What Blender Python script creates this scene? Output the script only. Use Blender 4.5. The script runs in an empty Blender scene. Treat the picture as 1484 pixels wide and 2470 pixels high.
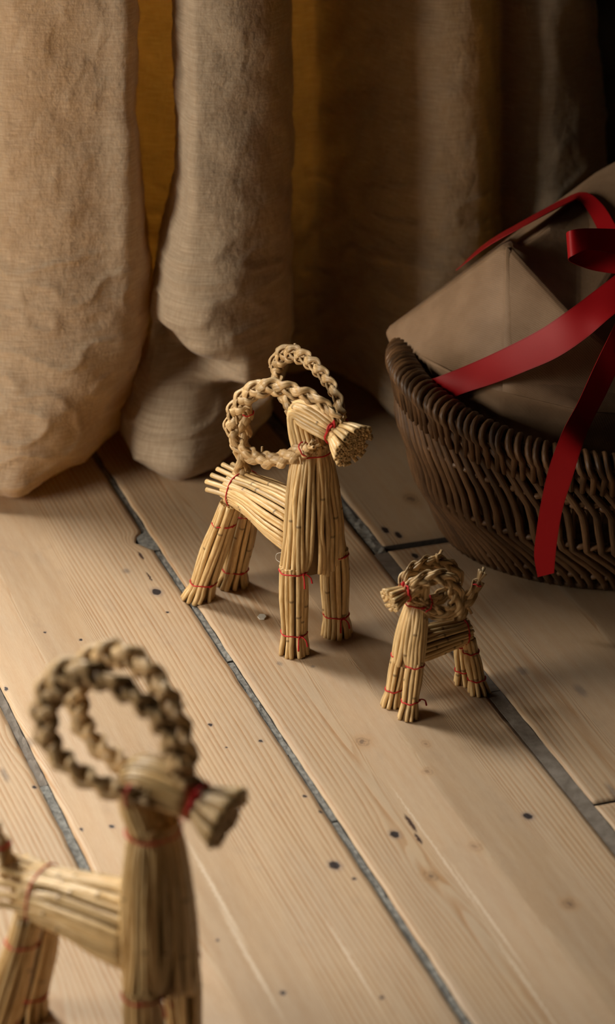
import bpy, bmesh, math, random
import numpy as np
from mathutils import Vector, noise

random.seed(7)
S = bpy.context.scene
COL = S.collection
PI = math.pi

# ------------------------------------------------------------------ camera
F = 7000.0                                   # focal length in pixels of the 1484x2470 frame
PITCH = math.atan(3375 / F)
CAM_H = .983
cd = bpy.data.cameras.new('camera')
cam = bpy.data.objects.new('camera', cd); COL.objects.link(cam)
cam.location = (0, 0, CAM_H)
cam.rotation_euler = (PI / 2 - PITCH, 0, 0)
cd.sensor_width = 36; cd.sensor_fit = 'AUTO'
cd.lens = F / 2470 * 36
cd.clip_start = .05
cd.dof.use_dof = True
cd.dof.focus_distance = 2.035
cd.dof.aperture_fstop = 6.0
S.camera = cam

# ------------------------------------------------------------------ view, world, lights
S.view_settings.view_transform = 'Standard'
S.view_settings.look = 'None'
S.view_settings.exposure = 0.0
S.view_settings.gamma = 1.0
S.view_settings.use_curve_mapping = False
W = bpy.data.worlds.new('world'); S.world = W; W.use_nodes = True
W.node_tree.nodes['Background'].inputs[0].default_value = (1, .8, .62, 1)
W.node_tree.nodes['Background'].inputs[1].default_value = .007

def area(name, loc, target, sx, sy, power, color, spread=180):
    l = bpy.data.lights.new(name, 'AREA'); l.shape = 'RECTANGLE'
    l.size = sx; l.size_y = sy; l.energy = power; l.color = color
    l.spread = math.radians(spread)
    o = bpy.data.objects.new(name, l); COL.objects.link(o); o.location = loc
    d = Vector(target) - Vector(loc)
    o.rotation_euler = d.to_track_quat('-Z', 'Y').to_euler()
    return o
area('left_window_daylight', (-.92, 2.46, 1.45), (-.30, 1.55, 0), .36, .5, 4.2, (1, .95, .86), 48)
area('room_fill', (-1.25, 1.32, .50), (-.22, 1.88, .16), .6, .6, 5.6, (1, .89, .74), 100)  # unseen soft fill lamp, added to brighten the curtain fronts and goats
area('curtain_window_daylight', (-.20, 2.85, .95), (-.2, 2.3, .35), .7, .6, 19, (1, .9, .72))

# ------------------------------------------------------------------ projection helpers (where a thing stands in the room)
Cv = np.array([0, 0, CAM_H]); Rv = np.array([1., 0, 0])
Uv = np.array([0, math.sin(PITCH), math.cos(PITCH)]); Dv = np.array([0, math.cos(PITCH), -math.sin(PITCH)])
def ray(x, y): return Rv * (x - 742) / F - Uv * (y - 1235) / F + Dv
def at(x, y, z=0.):
    r = ray(x, y); return Vector(Cv + r * ((z - CAM_H) / r[2]))
def aty(x, y, Y):
    r = ray(x, y); return Vector(Cv + r * (Y / r[1]))
def Xp(px, Y, z): return (px - 742) / F * float((np.array([0, Y, z]) - Cv) @ Dv)

# ------------------------------------------------------------------ object helpers
def link(name, me, parent=None, mat=None):
    o = bpy.data.objects.new(name, me); COL.objects.link(o)
    if parent is not None: o.parent = parent
    if mat is not None and me is not None: me.materials.append(mat)
    return o
def empty(name, loc=(0, 0, 0), rz=0):
    o = bpy.data.objects.new(name, None); COL.objects.link(o)
    o.empty_display_size = .02
    o.location = loc; o.rotation_euler = (0, 0, rz); return o
def tag(o, label=None, cat=None, group=None, kind=None):
    for k, v in (('label', label), ('category', cat), ('group', group), ('kind', kind)):
        if v: o[k] = v
    return o
def mesh(name, verts, faces, uv=None, attr=None, smooth=True):
    me = bpy.data.meshes.new(name)
    me.from_pydata([tuple(v) for v in verts], [], faces)
    if uv is not None:
        lay = me.uv_layers.new(name='UVMap')
        idx = np.empty(len(me.loops), dtype=np.int32); me.loops.foreach_get('vertex_index', idx)
        lay.data.foreach_set('uv', np.asarray(uv, dtype=np.float32)[idx].ravel())
    for k, a in (attr or {}).items():
        at_ = me.attributes.new(k, 'FLOAT', 'POINT'); at_.data.foreach_set('value', np.asarray(a, dtype=np.float32))
    if smooth: me.polygons.foreach_set('use_smooth', [True] * len(me.polygons))
    me.update()
    return me
def catmull(P, n):
    """n samples per span through the points P (list of tuples)."""
    P = np.asarray(P, float); Q = np.vstack([2 * P[0] - P[1], P, 2 * P[-1] - P[-2]])
    out = []
    for i in range(1, len(Q) - 2):
        p0, p1, p2, p3 = Q[i - 1], Q[i], Q[i + 1], Q[i + 2]
        for k in range(n):
            t = k / n
            out.append(.5 * (2 * p1 + (p2 - p0) * t + (2 * p0 - 5 * p1 + 4 * p2 - p3) * t * t + (3 * p1 - p0 - 3 * p2 + p3) * t ** 3))
    out.append(P[-1]); return np.array(out)

def tube_data(P, ra, rb=None, sides=7, hint=None, hollow=False, joint=None, ang0=0.):
    """Swept tube; ra along the side axis, rb along the hint axis. Returns verts, faces, uv, joint attribute."""
    P = [np.asarray(p, float) for p in P]; n = len(P)
    ra = np.broadcast_to(np.asarray(ra, float), (n,)); rb = ra if rb is None else np.broadcast_to(np.asarray(rb, float), (n,))
    T = [P[min(i + 1, n - 1)] - P[max(i - 1, 0)] for i in range(n)]
    T = [t / (np.linalg.norm(t) + 1e-12) for t in T]
    if hint is None:
        h = np.array([0, 0, 1.]) if abs(T[0][2]) < .8 else np.array([1., 0, 0])
        N = [h - T[0] * (h @ T[0])]; N[0] /= np.linalg.norm(N[0])
        for i in range(1, n):
            v = N[-1] - T[i] * (N[-1] @ T[i]); N.append(v / (np.linalg.norm(v) + 1e-12))
    else:
        H = [np.asarray(hint, float)] * n if np.ndim(hint) == 1 else [np.asarray(h, float) for h in hint]
        N = []
        for i in range(n):
            v = H[i] - T[i] * (H[i] @ T[i]); N.append(v / (np.linalg.norm(v) + 1e-12))
    V, U, J, Fc = [], [], [], []
    L = 0.
    j = np.zeros(n) if joint is None else joint
    for i in range(n):
        if i: L += np.linalg.norm(P[i] - P[i - 1])
        B = np.cross(T[i], N[i])
        for k in range(sides):
            a = 2 * PI * k / sides + ang0
            V.append(P[i] + B * math.cos(a) * ra[i] + N[i] * math.sin(a) * rb[i]); U.append((k / sides, L)); J.append(j[i])
    for i in range(n - 1):
        for k in range(sides):
            a, b = i * sides + k, i * sides + (k + 1) % sides
            Fc.append((a, b, b + sides, a + sides))
    for e, s in ((0, 1), (n - 1, -1)):
        base = e * sides
        if hollow:
            st = len(V)
            for k in range(sides):
                V.append(P[e] + (V[base + k] - P[e]) * .66); U.append(U[base + k]); J.append(.06)
            V.append(P[e] + T[e] * s * ra[e] * .9); U.append((0, U[base][1])); J.append(.55)
            for k in range(sides):
                k2 = (k + 1) % sides
                q = (base + k, st + k, st + k2, base + k2); t = (st + k, st + sides, st + k2)
                Fc.append(q if s == 1 else q[::-1]); Fc.append(t if s == 1 else t[::-1])
        else:
            f = tuple(base + k for k in range(sides)); Fc.append(f[::-1] if s == 1 else f)
    return V, Fc, U, J
def tube(name, P, ra, rb=None, mat=None, parent=None, **kw):
    v, f, u, j = tube_data(P, ra, rb, **kw)
    return link(name, mesh(name, v, f, u, {'joint': j}), parent, mat)
def loft(name, rings, mat, parent, n=14, scale=.8):
    V, Fc = [], []
    for c, a, b in rings:
        for k in range(n):
            t = 2 * PI * k / n; V.append(np.asarray(c) + (np.asarray(a) * math.cos(t) + np.asarray(b) * math.sin(t)) * scale)
    m = len(rings)
    for i in range(m - 1):
        for k in range(n):
            a, b = i * n + k, i * n + (k + 1) % n; Fc.append((a, b, b + n, a + n))
    Fc.append(tuple(range(n))[::-1]); Fc.append(tuple((m - 1) * n + k for k in range(n)))
    U = [(k % n / n, i * .01) for i in range(m) for k in range(n)]
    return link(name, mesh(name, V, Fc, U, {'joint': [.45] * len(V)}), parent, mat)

# ------------------------------------------------------------------ materials
def mat_new(name):
    m = bpy.data.materials.new(name); m.use_nodes = True
    nt = m.node_tree; b = nt.nodes['Principled BSDF']
    return m, nt, b
class G:
    """tiny node-graph writer"""
    def __init__(s, nt): s.nt = nt
    def n(s, t, **kw):
        x = s.nt.nodes.new(t)
        for k, v in kw.items():
            if k.startswith('i_'):
                key = k[2:]; key = int(key) if key.isdigit() else key
                s.set(x.inputs[key], v)
            else: setattr(x, k, v)
        return x
    def set(s, inp, v):
        if isinstance(v, bpy.types.NodeSocket): s.nt.links.new(v, inp)
        else: inp.default_value = v
    def m(s, op, a, b=0., c=None, clamp=False):
        x = s.nt.nodes.new('ShaderNodeMath'); x.operation = op; x.use_clamp = clamp
        s.set(x.inputs[0], a); s.set(x.inputs[1], b)
        if c is not None: s.set(x.inputs[2], c)
        return x.outputs[0]
    def v(s, op, a, b=(0, 0, 0)):
        x = s.nt.nodes.new('ShaderNodeVectorMath'); x.operation = op; s.set(x.inputs[0], a)
        if op == 'SCALE': s.set(x.inputs[3], b)
        else: s.set(x.inputs[1], b)
        return x.outputs[1] if op in ('LENGTH', 'DISTANCE') else x.outputs[0]
    def noise(s, vec, scale, detail=3, rough=.5, out=0):
        x = s.n('ShaderNodeTexNoise', i_Scale=scale, i_Detail=detail, i_Roughness=rough); s.set(x.inputs['Vector'], vec)
        return x.outputs[out]
    def ramp(s, f, lo, hi, a=0., b=1., smooth=True):
        x = s.nt.nodes.new('ShaderNodeMapRange'); x.interpolation_type = 'SMOOTHSTEP' if smooth else 'LINEAR'
        for i, v in enumerate((f, lo, hi, a, b)): s.set(x.inputs[i], v)
        return x.outputs[0]
    def mix(s, f, a, b, mode='MIX'):
        x = s.nt.nodes.new('ShaderNodeMix'); x.data_type = 'RGBA'; x.blend_type = mode
        s.set(x.inputs[0], f); s.set(x.inputs[6], a); s.set(x.inputs[7], b); return x.outputs[2]
    def bump(s, h, strength, dist, normal=None):
        x = s.n('ShaderNodeBump', i_Strength=strength, i_Distance=dist); s.set(x.inputs['Height'], h)
        if normal is not None: s.set(x.inputs['Normal'], normal)
        return x.outputs[0]
def c4(r, g, b): return (r, g, b, 1)

def straw_material(name, pale, dark, rough):
    m, nt, b = mat_new(name); g = G(nt)
    uv = g.n('ShaderNodeUVMap').outputs[0]
    rnd = g.n('ShaderNodeObjectInfo').outputs['Random']
    off = g.n('ShaderNodeCombineXYZ'); g.set(off.inputs[2], g.m('MULTIPLY', rnd, 40.))
    vec = g.v('ADD', g.v('MULTIPLY', uv, (9, 55, 1)), off.outputs[0])
    fib = g.noise(vec, 1.6, 4, .62)
    blot = g.noise(g.v('ADD', g.v('MULTIPLY', uv, (1.5, 45, 1)), off.outputs[0]), 1.2, 2, .5)
    col = g.mix(g.ramp(fib, .34, .66), dark, pale)
    col = g.mix(g.m('MULTIPLY', g.ramp(blot, .45, .8), .5), col, c4(dark[0] * .75, dark[1] * .68, dark[2] * .55))
    tone = g.ramp(rnd, 0, 1, .74, 1.16, smooth=False)
    x = g.n('ShaderNodeHueSaturation', i_Value=tone, i_Saturation=1.0); g.set(x.inputs['Color'], col)
    jt = g.n('ShaderNodeAttribute', attribute_name='joint').outputs['Fac']
    col = g.mix(g.m('MULTIPLY', jt, .8), x.outputs[0], c4(.10, .052, .018))
    g.set(b.inputs['Base Color'], col)
    b.inputs['Roughness'].default_value = rough
    b.inputs['Specular IOR Level'].default_value = .55
    g.set(b.inputs['Normal'], g.bump(fib, .35, .0006))
    return m
STRAW = straw_material('straw', c4(.83, .61, .315), c4(.58, .37, .145), .38)
BRAID = straw_material('braided_straw', c4(.72, .52, .28), c4(.44, .27, .11), .44)
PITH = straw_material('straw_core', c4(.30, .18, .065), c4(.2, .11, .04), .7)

m, nt, b = mat_new('red_thread'); g = G(nt)
tc = g.n('ShaderNodeTexCoord').outputs['Object']
b.inputs['Base Color'].default_value = c4(.50, .012, .014); b.inputs['Roughness'].default_value = .7
g.set(b.inputs['Normal'], g.bump(g.noise(tc, 1400, 2), .5, .0004))
THREAD = m

def satin_material():
    m, nt, b = mat_new('red_satin'); g = G(nt)
    uv = g.n('ShaderNodeUVMap').outputs[0]
    nz = g.noise(g.v('MULTIPLY', uv, (1, 1, 1)), 2600, 2)
    sep = g.n('ShaderNodeSeparateXYZ'); g.set(sep.inputs[0], uv)
    edge = g.m('MAXIMUM', g.ramp(sep.outputs[0], .05, .035), g.ramp(sep.outputs[0], .95, .965))
    g.set(b.inputs['Base Color'], g.mix(edge, g.mix(nz, c4(.30, .003, .006), c4(.40, .006, .010)), c4(.28, .004, .006)))
    b.inputs['Roughness'].default_value = .5; b.inputs['Specular IOR Level'].default_value = .3
    g.set(b.inputs['Normal'], g.bump(g.m('ADD', nz, edge), .15, .0003))
    return m
SATIN = satin_material()

def paper_material():
    m, nt, b = mat_new('kraft_paper'); g = G(nt)
    tc = g.n('ShaderNodeTexCoord').outputs['Object']
    n1 = g.noise(tc, 55, 4); n2 = g.noise(tc, 900, 3, .6)
    rib = g.n('ShaderNodeTexWave', i_Scale=260, i_Distortion=1.2, i_Detail=2, bands_direction='DIAGONAL'); g.set(rib.inputs['Vector'], tc)
    col = g.mix(g.ramp(n1, .3, .7), c4(.27, .17, .098), c4(.325, .21, .125))
    col = g.mix(g.m('MULTIPLY', g.ramp(n2, .55, .75), .3), col, c4(.22, .13, .07))
    g.set(b.inputs['Base Color'], col); b.inputs['Roughness'].default_value = .62
    h = g.m('ADD', g.m('MULTIPLY', rib.outputs['Fac'], .5), g.m('MULTIPLY', n2, .5))
    g.set(b.inputs['Normal'], g.bump(h, .12, .0006, g.bump(n1, .12, .006)))
    return m
PAPER = paper_material()

def wicker_material():
    m, nt, b = mat_new('wicker'); g = G(nt)
    uv = g.n('ShaderNodeUVMap').outputs[0]
    rnd = g.n('ShaderNodeObjectInfo').outputs['Random']
    off = g.n('ShaderNodeCombineXYZ'); g.set(off.inputs[2], g.m('MULTIPLY', rnd, 30.))
    vec = g.v('ADD', g.v('MULTIPLY', uv, (6, 40, 1)), off.outputs[0])
    f = g.noise(vec, 1.5, 4, .6)
    col = g.mix(g.ramp(f, .3, .72), c4(.062, .031, .013), c4(.19, .098, .042))
    x = g.n('ShaderNodeHueSaturation', i_Value=g.ramp(rnd, 0, 1, .65, 1.3, smooth=False)); g.set(x.inputs['Color'], col)
    g.set(b.inputs['Base Color'], x.outputs[0]); b.inputs['Roughness'].default_value = .45
    g.set(b.inputs['Normal'], g.bump(f, .5, .0012))
    return m
WICKER = wicker_material()

def linen_material():
    m, nt, b = mat_new('linen'); g = G(nt)
    uv = g.n('ShaderNodeUVMap').outputs[0]                       # metres along the cloth / height
    tc = g.n('ShaderNodeTexCoord').outputs['Object']
    warp = g.noise(g.v('MULTIPLY', uv, (1600, 90, 1)), 1, 2); weft = g.noise(g.v('MULTIPLY', uv, (70, 1600, 1)), 1, 2)
    slub = g.noise(g.v('MULTIPLY', uv, (55, 700, 1)), 1, 3, .6)
    cr = g.noise(g.v('MULTIPLY', uv, (36, 24, 1)), 1, 5, .58); cr2 = g.noise(g.v('ADD', g.v('MULTIPLY', uv, (75, 110, 1)), (3, 7, 2)), 1, 4, .6)
    weave = g.m('ADD', warp, weft)
    col = g.mix(g.ramp(slub, .35, .7), c4(.44, .345, .245), c4(.55, .44, .32))
    col = g.mix(g.ramp(weave, .75, 1.25), g.mix(.35, col, c4(.25, .17, .1)), col)
    crease = g.m('ADD', g.m('ABSOLUTE', g.m('SUBTRACT', cr, .5)), g.m('MULTIPLY', g.m('ABSOLUTE', g.m('SUBTRACT', cr2, .5)), .35))
    nrm = g.bump(weave, .12, .0005, g.bump(crease, .40, .009))
    g.set(b.inputs['Base Color'], col); b.inputs['Roughness'].default_value = .85; b.inputs['Specular IOR Level'].default_value = .15
    b.inputs['Sheen Weight'].default_value = .1
    g.set(b.inputs['Normal'], nrm)
    tr = g.n('ShaderNodeBsdfTranslucent'); tr.inputs['Color'].default_value = c4(.62, .27, .03); g.set(tr.inputs['Normal'], nrm)
    mx = g.n('ShaderNodeMixShader'); mx.inputs[0].default_value = .15
    nt.links.new(b.outputs[0], mx.inputs[1]); nt.links.new(tr.outputs[0], mx.inputs[2])
    nt.links.new(mx.outputs[0], nt.nodes['Material Output'].inputs[0])
    return m
LINEN = linen_material()

def plain_material(name, col, col2, scale, rough, bump=.1):
    m, nt, b = mat_new(name); g = G(nt)
    tc = g.n('ShaderNodeTexCoord').outputs['Object']; n1 = g.noise(tc, scale, 5, .6)
    g.set(b.inputs['Base Color'], g.mix(g.ramp(n1, .3, .7), c4(*col), c4(*col2))); b.inputs['Roughness'].default_value = rough
    g.set(b.inputs['Normal'], g.bump(n1, bump, .002))
    return m
FILLER = plain_material('grey_gap_filler', (.10, .095, .085), (.26, .255, .23), 260, .8, .6)
FILLER_DARK = plain_material('brown_gap_filler', (.13, .105, .08), (.19, .16, .13), 120, .75, .3)
SUBFLOOR = plain_material('dark_subfloor', (.006, .004, .003), (.014, .009, .006), 60, .9)
EDGE = plain_material('dirty_sawn_edge', (.014, .010, .007), (.035, .025, .017), 200, .9)
WALL = plain_material('wall_paint', (.05, .045, .03), (.06, .053, .036), 14, .8)
WINDOW_PAINT = plain_material('window_paint', (.5, .47, .4), (.55, .52, .45), 30, .5)
NYLON = plain_material('nylon', (.6, .58, .52), (.7, .68, .62), 300, .3)
m, nt, b = mat_new('window_glass'); b.inputs['Base Color'].default_value = c4(1, 1, 1); b.inputs['Roughness'].default_value = 0
b.inputs['Transmission Weight'].default_value = 1; b.inputs['IOR'].default_value = 1.1
GLASS = m

# ------------------------------------------------------------------ floor: old pine planks
BA = math.atan2(2632, 7771)                                      # boards run away to the left
BU = np.array([-math.sin(BA), math.cos(BA)]); BV = np.array([math.cos(BA), math.sin(BA)])
def uvw(p): q = np.array([p[0], p[1]]); return float(q @ BU), float(q @ BV)
def boards_xy(u, v): return u * BU[0] + v * BV[0], u * BU[1] + v * BV[1]
# marks seen on the boards: image place, half-length along and across the grain (mm), darkness
SPOTS = [(378, 1427, 5.5, 3.6, 'nail'), (305, 1377, 4, 3, 'stain'), (404, 1476, 1.4, 1.1, 'nail'), (195, 1543, 1.7, 1.2, 'nail'),
         (108, 1525, 1.5, 1.1, 'nail'), (14, 1661, 3, 1.3, 'nail'), (508, 1748, 2.0, 1.7, 'nail'), (630, 1787, 1.9, 1.5, 'nail'),
         (546, 1803, 1.0, .9, 'nail'), (568, 1955, 2.6, 2.2, 'nail'), (735, 1920, 1.7, 1.2, 'nail'), (773, 1957, 1.4, 1.2, 'nail'),
         (808, 2086, 5.0, 3.6, 'nail'), (855, 2118, 1.6, 1.2, 'nail'), (953, 2012, 4.4, 3.2, 'nail'), (1274, 1968, 4.2, 3.2, 'nail'),
         (992, 1985, 13, 1.5, 'crack'), (1010, 2022, 8, 1.3, 'crack'), (1040, 2112, 6.5, 4.2, 'knot'), (1147, 2042, 5.5, 3.8, 'ring'),
         (1028, 1794, 4.2, 3.2, 'ring'), (1033, 1860, 4.6, 3.6, 'ring'), (875, 1788, 6.5, 5.0, 'knot'), (1374, 2180, 5.5, 4.2, 'knot'),
         (12, 1868, 9, 2.2, 'stain'), (83, 1897, 2.2, 1.3, 'nail'), (197, 2000, 2, 1.1, 'nail'), (270, 1993, 2.2, 1.6, 'nail'), (683, 2395, 2.2, 1.7, 'nail'),
         (921, 2406, 1.6, 1.3, 'nail'), (524, 2268, 1.4, 1.2, 'nail'), (1478, 1908, 10, 2.4, 'stain'), (930, 1278, 6, 2.6, 'nail'), (962, 1290, 6, 2.4, 'nail'),
         (1002, 1340, 5, 2.6, 'nail'), (992, 1203, 11, 6, 'knot'), (755, 1607, 2.0, 1.6, 'stain'), (675, 1600, 3.5, 1.8, 'stain'),
         (1400, 1665, 9, 3.5, 'stain'), (1260, 1618, 6, 4, 'stain'), (340, 1340, 8, 1.4, 'crack'), (360, 1390, 9, 1.0, 'crack'), (62, 1790, 7, 5.5, 'stain'), (115, 2300, 10, 5, 'stain')]
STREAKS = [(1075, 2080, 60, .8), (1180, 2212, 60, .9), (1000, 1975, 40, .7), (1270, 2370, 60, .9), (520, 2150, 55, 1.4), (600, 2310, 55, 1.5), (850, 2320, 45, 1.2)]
def floor_material():
    m, nt, b = mat_new('old_pine'); g = G(nt)
    uv = g.n('ShaderNodeUVMap').outputs[0]                       # u along, v across, metres
    gr = g.n('ShaderNodeAttribute', attribute_name='grain').outputs['Fac']
    tone = g.n('ShaderNodeAttribute', attribute_name='tone').outputs['Fac']
    wob = g.noise(g.v('MULTIPLY', uv, (6, 60, 1)), 1, 3)
    gg = g.m('ADD', gr, g.m('MULTIPLY', wob, .0018))
    fr = g.m('FRACT', g.m('MULTIPLY', gg, 1 / .0037))
    line = g.m('MULTIPLY', g.ramp(fr, .25, .82), g.ramp(fr, 1., .90))
    brk = g.ramp(g.noise(g.v('MULTIPLY', uv, (9, 160, 1)), 1, 3), .3, .7, .35, 1.)
    line = g.m('MULTIPLY', line, brk)
    fib = g.noise(g.v('MULTIPLY', uv, (70, 1500, 1)), 1, 4, .6)
    patch = g.noise(g.v('MULTIPLY', uv, (7, 26, 1)), 1, 5, .6)
    dirt = g.noise(g.v('ADD', g.v('MULTIPLY', uv, (22, 40, 1)), (9, 4, 0)), 1, 6, .68)
    speck = g.noise(g.v('MULTIPLY', uv, (700, 1100, 1)), 1, 2)
    col = g.mix(g.ramp(patch, .3, .7), c4(.485, .345, .212), c4(.44, .325, .215))
    col = g.mix(g.m('MULTIPLY', line, .85), col, c4(.335, .175, .070))
    col = g.mix(g.ramp(fib, .35, .75, 0, .22), col, c4(.60, .47, .33))
    col = g.mix(g.ramp(dirt, .54, .80, 0, .38), col, c4(.27, .20, .14))
    col = g.mix(g.ramp(speck, .66, .8, 0, .35), col, c4(.2, .15, .1))
    wv = g.v('ADD', uv, g.v('SCALE', g.v('SUBTRACT', g.noise(uv, 350, 3, .6, out=1), (.5, .5, .5)), .0032))
    marks = {'nail': [], 'stain': [], 'crack': [], 'knot': [], 'ring': []}
    for (x, y, ru, rv, k) in SPOTS:
        u, v = uvw(at(x, y))
        d = g.v('LENGTH', g.v('MULTIPLY', g.v('SUBTRACT', wv, (u, v, 0)), (1000 / ru, 1000 / rv, 0)))
        marks[k].append(d)
    def union(L):
        a = L[0]
        for d in L[1:]: a = g.m('MINIMUM', a, d)
        return a
    wk = g.v('ADD', uv, g.v('SCALE', g.v('SUBTRACT', g.noise(uv, 190, 4, .65, out=1), (.5, .5, .5)), .008))
    for kk in ('knot', 'ring'):
        marks[kk] = []
        for (x, y, ru, rv, k) in SPOTS:
            if k == kk:
                u, v = uvw(at(x, y)); marks[kk].append(g.v('LENGTH', g.v('MULTIPLY', g.v('SUBTRACT', wk, (u, v, 0)), (1000 / ru, 1000 / rv, 0))))
    dn = union(marks['nail']); ds = union(marks['stain']); dc = union(marks['crack']); dk = union(marks['knot']); dr = union(marks['ring'])
    col = g.mix(g.ramp(dk, 2.4, .4, 0, .5), col, c4(.40, .22, .09))
    rr = g.m('MULTIPLY', g.m('ABSOLUTE', g.m('SINE', g.m('MULTIPLY', dk, 6.))), g.ramp(dk, 1.4, .5))
    col = g.mix(g.m('MULTIPLY', rr, .5), col, c4(.12, .075, .045))
    col = g.mix(g.ramp(g.m('MINIMUM', dk, dr), .55, .15, 0, .7), col, c4(.13, .08, .05))
    col = g.mix(g.ramp(dr, 2.2, .6, 0, .3), col, c4(.45, .25, .1))
    col = g.mix(g.m('MULTIPLY', g.m('ABSOLUTE', g.m('SINE', g.m('MULTIPLY', dr, 5.))), g.ramp(dr, 1.25, .8, 0, .38)), col, c4(.22, .14, .09))
    col = g.mix(g.ramp(ds, 1.5, .3, 0, .55), col, c4(.10, .085, .08))
    col = g.mix(g.ramp(dn, 1.9, .7, 0, .5), col, c4(.16, .12, .11))
    col = g.mix(g.ramp(dn, 1.0, .75), col, c4(.022, .014, .013))
    col = g.mix(g.ramp(dc, 1.05, .6), col, c4(.05, .022, .012))
    sk = []
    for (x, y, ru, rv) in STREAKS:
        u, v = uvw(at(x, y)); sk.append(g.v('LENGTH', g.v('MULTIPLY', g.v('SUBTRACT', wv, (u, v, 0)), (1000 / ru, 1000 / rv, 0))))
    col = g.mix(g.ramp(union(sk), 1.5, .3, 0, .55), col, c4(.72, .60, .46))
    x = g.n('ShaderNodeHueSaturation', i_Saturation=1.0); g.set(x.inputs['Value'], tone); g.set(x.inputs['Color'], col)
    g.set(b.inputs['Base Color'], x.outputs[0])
    g.set(b.inputs['Roughness'], g.ramp(dirt, .3, .7, .48, .66))
    b.inputs['Specular IOR Level'].default_value = .35
    h = g.m('SUBTRACT', g.m('MULTIPLY', fib, .4), g.m('MULTIPLY', line, .7))
    h = g.m('SUBTRACT', h, g.m('MULTIPLY', g.ramp(g.m('MINIMUM', dn, dc), 1.1, .7), 2.))
    g.set(b.inputs['Normal'], g.bump(h, .22, .0008))
    return m
PINE = floor_material()

sub = mesh('floor', [(-1.2, .6, -.03), (1.0, .6, -.03), (1.0, 3.0, -.03), (-1.2, 3.0, -.03), (-1.2, .6, -.012), (1.0, .6, -.012), (1.0, 3.0, -.012), (-1.2, 3.0, -.012)],
           [(3, 2, 1, 0), (4, 5, 6, 7), (0, 1, 5, 4), (1, 2, 6, 5), (2, 3, 7, 6), (3, 0, 4, 7)], smooth=False)
floor = link('floor', sub, None, SUBFLOOR); tag(floor, kind='structure')

def plank(v0, v1, u0, u1, tone, knots, cath=None, notch=None, seed=0):
    nu = max(2, int((u1 - u0) / .005)); nv = int((v1 - v0) / .003)
    us = np.linspace(u0, u1, nu); vs = np.linspace(v0, v1, nv)
    V, uvs, gr = [], [], []
    for i, u in enumerate(us):
        e0 = .0008 * noise.noise((u * 40, seed, 0)) + .0003 * noise.noise((u * 300, seed, 3)); e1 = .0008 * noise.noise((u * 40, seed + 5, 0)) + .0003 * noise.noise((u * 300, seed, 9))
        n1 = 0.
        if notch:
            d = (u - notch[0]) / notch[1]
            if abs(d) < 1: n1 = notch[2] * max(0, (1 - abs(d) ** 1.5)) * (1 + .5 * noise.noise((u * 500, 0, 2)))
        for j, v in enumerate(vs):
            t = j / (nv - 1)
            vv = v + e0 * max(0, 1 - t * 12) + (e1 - n1) * max(0, 1 - (1 - t) * 8)
            z = 0.
            if j in (0, nv - 1): z = -.0012
            if i in (0, nu - 1): z = -.0008
            z += .0004 * (noise.noise((u * 6, v * 20, seed)) - .5) if 0 < j < nv - 1 else 0
            x, y = boards_xy(u, vv); V.append((x, y, z)); uvs.append((u, vv))
            q = v + .012 * noise.noise((u * 1.3, v * 3, seed)) + .003 * noise.noise((u * 5, v * 20, seed + 3))
            for (ku, kv, r) in knots:
                du, dv = (u - ku) / 4.5, v - kv; q -= dv * r * r / (du * du + dv * dv + r * r * .5)
            if cath:
                vc = cath[0] + .010 * noise.noise((u * 3, 1, seed)); w = math.exp(-((v - vc) / cath[1]) ** 2)
                q = q * (1 - w) + w * (.55 * math.sqrt((v - vc) ** 2 + .00002) - .055 * u + .006 * noise.noise((u * 5, v * 12, seed)))
            gr.append(q)
    Fc = [(i * nv + j, i * nv + nv + j, i * nv + nv + j + 1, i * nv + j + 1) for i in range(nu - 1) for j in range(nv - 1)]
    Fc = [f[::-1] for f in Fc]
    # sides down to the subfloor
    loop = [j for j in range(nv)] + [i * nv + nv - 1 for i in range(1, nu)] + [(nu - 1) * nv + j for j in range(nv - 2, -1, -1)] + [i * nv for i in range(nu - 2, 0, -1)]
    st = len(V)
    for k in loop: V.append((V[k][0], V[k][1], -.012)); uvs.append(uvs[k]); gr.append(gr[k])
    L = len(loop)
    for k in range(L): Fc.append((loop[k], st + k, st + (k + 1) % L, loop[(k + 1) % L]))
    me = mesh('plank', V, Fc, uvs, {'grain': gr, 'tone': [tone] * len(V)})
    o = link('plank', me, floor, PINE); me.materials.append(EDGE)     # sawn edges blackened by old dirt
    for p_ in list(me.polygons)[-L:]: p_.material_index = 1
    return o
def K(*L): return [(*uvw(at(x, y)), r) for x, y, r in L]
S1, S2, S3 = .3598, .5250, .6843
uj1 = uvw(at(1418, 1942))[0]; uj2 = uvw(at(1000, 1311))[0]
plank(.035, S1 - .165 - .002, .9, 2.75, .98, [], seed=1)
plank(S1 - .165, S1 - .0032, .9, 2.75, .97, K((40, 1780, .008), (90, 2330, .012)), seed=11)
un = uvw(at(350, 1303))[0]
plank(S1 + .0032, S2 - .0026, .9, 2.75, 1.02, K((378, 1427, .003), (300, 2060, .012)), cath=(.405, .022), notch=(un, .016, .0085), seed=23)
plank(S2 + .0026, S3 - .0058, .9, 2.75, .98, K((875, 1788, .006), (1040, 2112, .007), (953, 2012, .003), (1374, 2180, .006), (1028, 1794, .004), (1147, 2042, .005)), cath=(.606, .017), seed=37)
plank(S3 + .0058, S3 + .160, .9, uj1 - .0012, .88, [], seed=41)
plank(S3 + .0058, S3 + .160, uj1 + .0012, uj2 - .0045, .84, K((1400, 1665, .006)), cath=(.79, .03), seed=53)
plank(S3 + .0058, S3 + .160, uj2 + .0045, 2.75, .58, K((992, 1203, .014)), cath=(.775, .04), seed=67)  # darker board; tone lowered further to stand in for the shade there
plank(S3 + .163, S3 + .330, .9, 2.75, .9, [], seed=71)
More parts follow.
